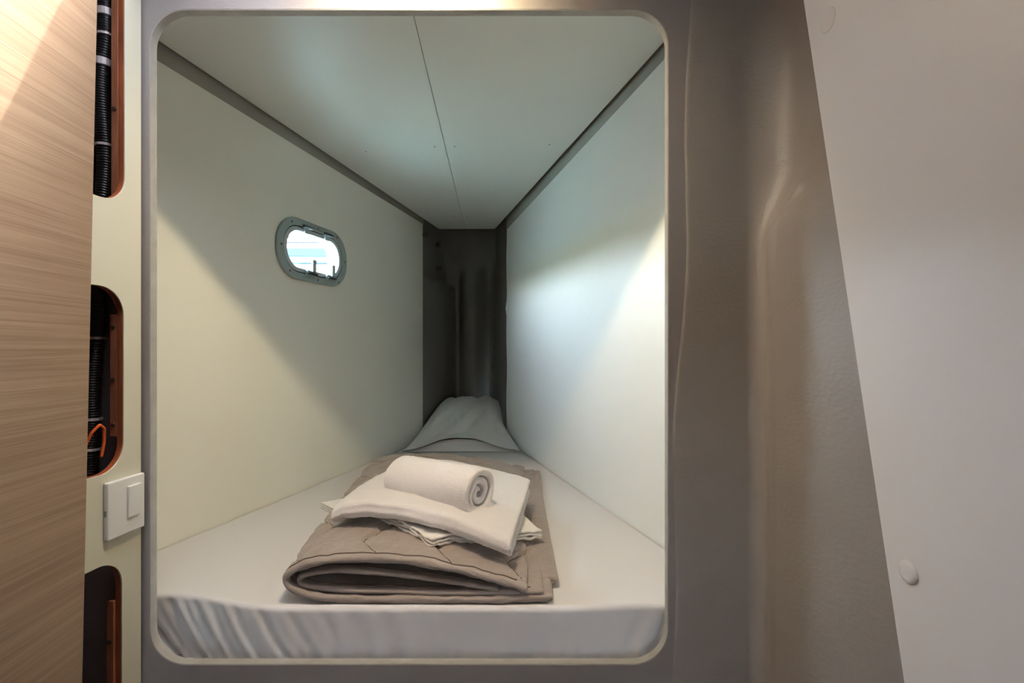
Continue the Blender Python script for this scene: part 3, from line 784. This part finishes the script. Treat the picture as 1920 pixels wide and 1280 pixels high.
seam_line(inner, 4.6, lambda s_, w_, sd_: 0.4 * puff(s_, w_, sd_), lambda p, w: qplace(p, 0.006 + w * 0.985), 0.016 / ((Z1 - Z0) * D), 4.5, 'edge_stitching')

# ================================================================= TOWELS
QT = -416                                              # top of the quilt under the towels
def quad(c, a, b):                                     # bilinear: c = FL, FR, BR, BL (X, Z)
    p = [lerp(c[0][k], c[1][k], a) for k in (0, 1)]; q = [lerp(c[3][k], c[2][k], a) for k in (0, 1)]
    return lerp(p[0], q[0], b), lerp(p[1], q[1], b)
def qtop(x): 
    """height of the quilt's top surface under a point (front profile)"""
    px = x / Z0 + 960; P = [(533, 1085), (590, 1051), (650, 1044), (740, 1046), (830, 1058), (920, 1080), (970, 1094), (1040, 1112)]
    if px <= P[0][0]: return (655 - P[0][1]) * Z0
    for a, b in zip(P, P[1:]):
        if a[0] <= px <= b[0]: return (655 - lerp(a[1], b[1], (px - a[0]) / (b[0] - a[0]))) * Z0
    return (655 - 1112) * Z0
def base(x, z): return qtop(lerp(x, -330, sstep(1.0, 1.9, z) * 0.35)) + 3

# thin folded cloth at the bottom of the stack
cloth = thing('folded_cloth', W(-200, 1.35, -410), 'thin white cotton cloth under the folded towel with three corners sticking out', 'cloth')
cq = [(-520, 1.45), (-166, 1.085), (72, 1.27), (-190, 1.72)]
def cplace(hh, layer):
    def f(p, w):
        x, z = quad(cq, p[0], w)
        k = 1 - 0.75 * sstep(0.35, 0.1, max(p[0], w)); d = k * 3.0 * N(x * .03, z * 14, layer) + 2.5 * N(x * .07, z * 30, layer + 3)
        e = min(p[0], 1 - p[0], w, 1 - w)
        return W(x + 2 * N(x * .1, z * 40, 5), z + 0.004 * N(x * .1, z * 30, 6), base(x, z) + hh + p[1] + k * d * (0.5 + 1.2 * math.exp(-e * 14)))
    return f
def sheet_grid(bm, f, na, nb_, th):
    T = [[f((i / na, th), j / nb_) for i in range(na + 1)] for j in range(nb_ + 1)]
    Tv = [[bm.verts.new(v) for v in r] for r in T]; Bv_ = [[bm.verts.new(v - up * th * 2 * U) for v in r] for r in T]
    for j in range(nb_):
        for i in range(na):
            bm.faces.new((Tv[j][i], Tv[j][i + 1], Tv[j + 1][i + 1], Tv[j + 1][i])); bm.faces.new((Bv_[j][i], Bv_[j + 1][i], Bv_[j + 1][i + 1], Bv_[j][i + 1]))
    for j in range(nb_):
        for i in (0, na): bm.faces.new((Tv[j][i], Tv[j + 1][i], Bv_[j + 1][i], Bv_[j][i]) if i == 0 else (Tv[j][i], Bv_[j][i], Bv_[j + 1][i], Tv[j + 1][i]))
    for i in range(na):
        for j in (0, nb_): bm.faces.new((Tv[j][i], Bv_[j][i], Bv_[j][i + 1], Tv[j][i + 1]) if j == 0 else (Tv[j][i], Tv[j][i + 1], Bv_[j][i + 1], Bv_[j][i]))
for k, hh in enumerate((1.5, 8.0, 14.5)):
    bm = bmesh.new(); sheet_grid(bm, cplace(hh, 11 + k), 90, 90, 2.4); obj('cloth_layer', bm, M['cloth'], cloth, smooth=True, recalc=False)

# folded terry towel
tw = thing('bath_towel', W(-180, 1.3, -395), 'white terry towel folded flat in layers beneath the rolled one', 'towel')
tq = [(-406, 1.20), (-2, 1.066), (52, 1.53), (-322, 1.64)]
def tplace(p, w):
    # p = (depth 0..1 from the fold, height); w across the front
    x, z = quad(tq, w, p[0] / 440.0)
    b = base(x, z) + 19
    hump = 7 * math.exp(-((w - 0.45) / 0.3) ** 2)
    return W(x + 1.5 * N(p[0] * .02, p[1] * .1, 4), z + 0.004 * N(w * 4, p[1] * .1, 7) , b + p[1] + hump * 0.5 + 2.2 * N(w * 5, p[0] * .012, 1))
def U_path(y0, y1, d0, d1):
    r = (y1 - y0) / 2; P = [(d1, y0), (lerp(d0, d1, .6), y0), (d0 + 90, y0), (d0 + 45, y0)]
    for k in range(0, 11):
        a = -math.pi / 2 - math.pi * k / 10; P.append((d0 + 1.25 * r + 1.25 * r * math.cos(a), (y0 + y1) / 2 + r * math.sin(a)))
    return P + [(d0 + 45, y1 + 1), (d0 + 90, y1 + 1.5), (lerp(d0, d1, .6), y1), (d1, y1)]
fz = lambda s, w, side: 0.9 * N(s * .09, w * 60, 3) + 1.4 * N(s * .03, w * 12, 8)
bm = bmesh.new(); folded(bm, resample(U_path(5, 33, 0, 440), 4), 6.0, 150, tplace, fz); obj('outer_fold', bm, M['towel'], tw, smooth=True, recalc=False)
bm = bmesh.new(); folded(bm, resample(U_path(15, 23, 22, 436), 4), 3.4, 120, lambda p, w: tplace(p, lerp(0.012, 0.978, w)), fz); obj('inner_fold', bm, M['towel'], tw, smooth=True, recalc=False)

# rolled towel on top
rl_a = W(-272, 1.325, 0); rl_b = W(-70, 1.20, 0); ax = (rl_b - rl_a); ax.z = 0; RL = ax.length; ax.normalize(); sd = Vector((-ax.y, ax.x, 0)) * -1
RR = 64
roll = thing('rolled_towel', (rl_a + rl_b) / 2 + Vector((0, 0, CZ + -372 * U - (rl_a.z + rl_b.z) / 2)), 'white terry towel rolled up on top of the folded towel', 'towel')
sp = []
turns = 2.7
for k in range(150):
    t = k / 149; a = math.pi * 0.62 - t * turns * 2 * math.pi; r = 6 + (RR - 9 - 6) * min(1, t / 0.8) ** 0.9
    sp.append((r * math.cos(a) * (1 + 0.05 * math.sin(3 * a)), r * math.sin(a) * 0.94))
# loose tail lying against the towel below
def rplace(p, w):
    h0 = lerp(-380, -383, w); ang = math.atan2(p[1], p[0]); r = math.hypot(*p)
    ww = w
    end = (0.004 * N(r * .05, ang, 2) + 0.010 * (1 - r / RR) * -1)
    along = lerp(-0.004, RL + 0.004, w) + (end if w > 0.5 else -end) * abs(2 * w - 1) ** 3 
    sc = 1 + 0.05 * N(w * 3, ang * 0.8, 5) - 0.06 * (abs(2 * w - 1) ** 5)
    c = rl_a + ax * along
    z = CZ + (h0 + RR * 0.94 + p[1] * sc) * U
    return Vector((c.x, c.y, z)) + sd * (p[0] * sc * 1.04 * U)
bm = bmesh.new(); folded(bm, sp, 8.0, 130, rplace, lambda s, w, side: 0.8 * N(s * .07, w * 40, 3) + 1.2 * N(s * .02, w * 8, 8)); obj('terry_roll', bm, M['towel'], roll, smooth=True, recalc=False)

# ================================================================= CLIPS on the bow wall
def clip(px, py, X, lab):
    Z = X / (px - 960); h = (655 - py) * Z
    c = W(X, Z, h); t = thing('wall_clip', c, lab, 'clip', 'black clips at the bow end')
    bm = bmesh.new(); box(bm, (c.x - 0.006, c.y - 0.014, c.z - 0.011), (c.x + 0.016, c.y + 0.004, c.z + 0.009), None, 0.002); a = obj('clip_base', bm, M['black'], t)
    bm = bmesh.new(); tube(bm, [c + Vector((0.004, -0.018, -0.012)), c + Vector((0.012, -0.026, 0)), c + Vector((0.018, -0.018, 0.010))], 0.004, 10); obj('clip_jaw', bm, M['screw'], t)
clip(795, 441, -481, 'black clip highest at the left edge of the bow end')
clip(820, 459, -434, 'black clip under the left ceiling corner of the bow end')
clip(821, 503, -432, 'lowest black clip on the left of the bow end')
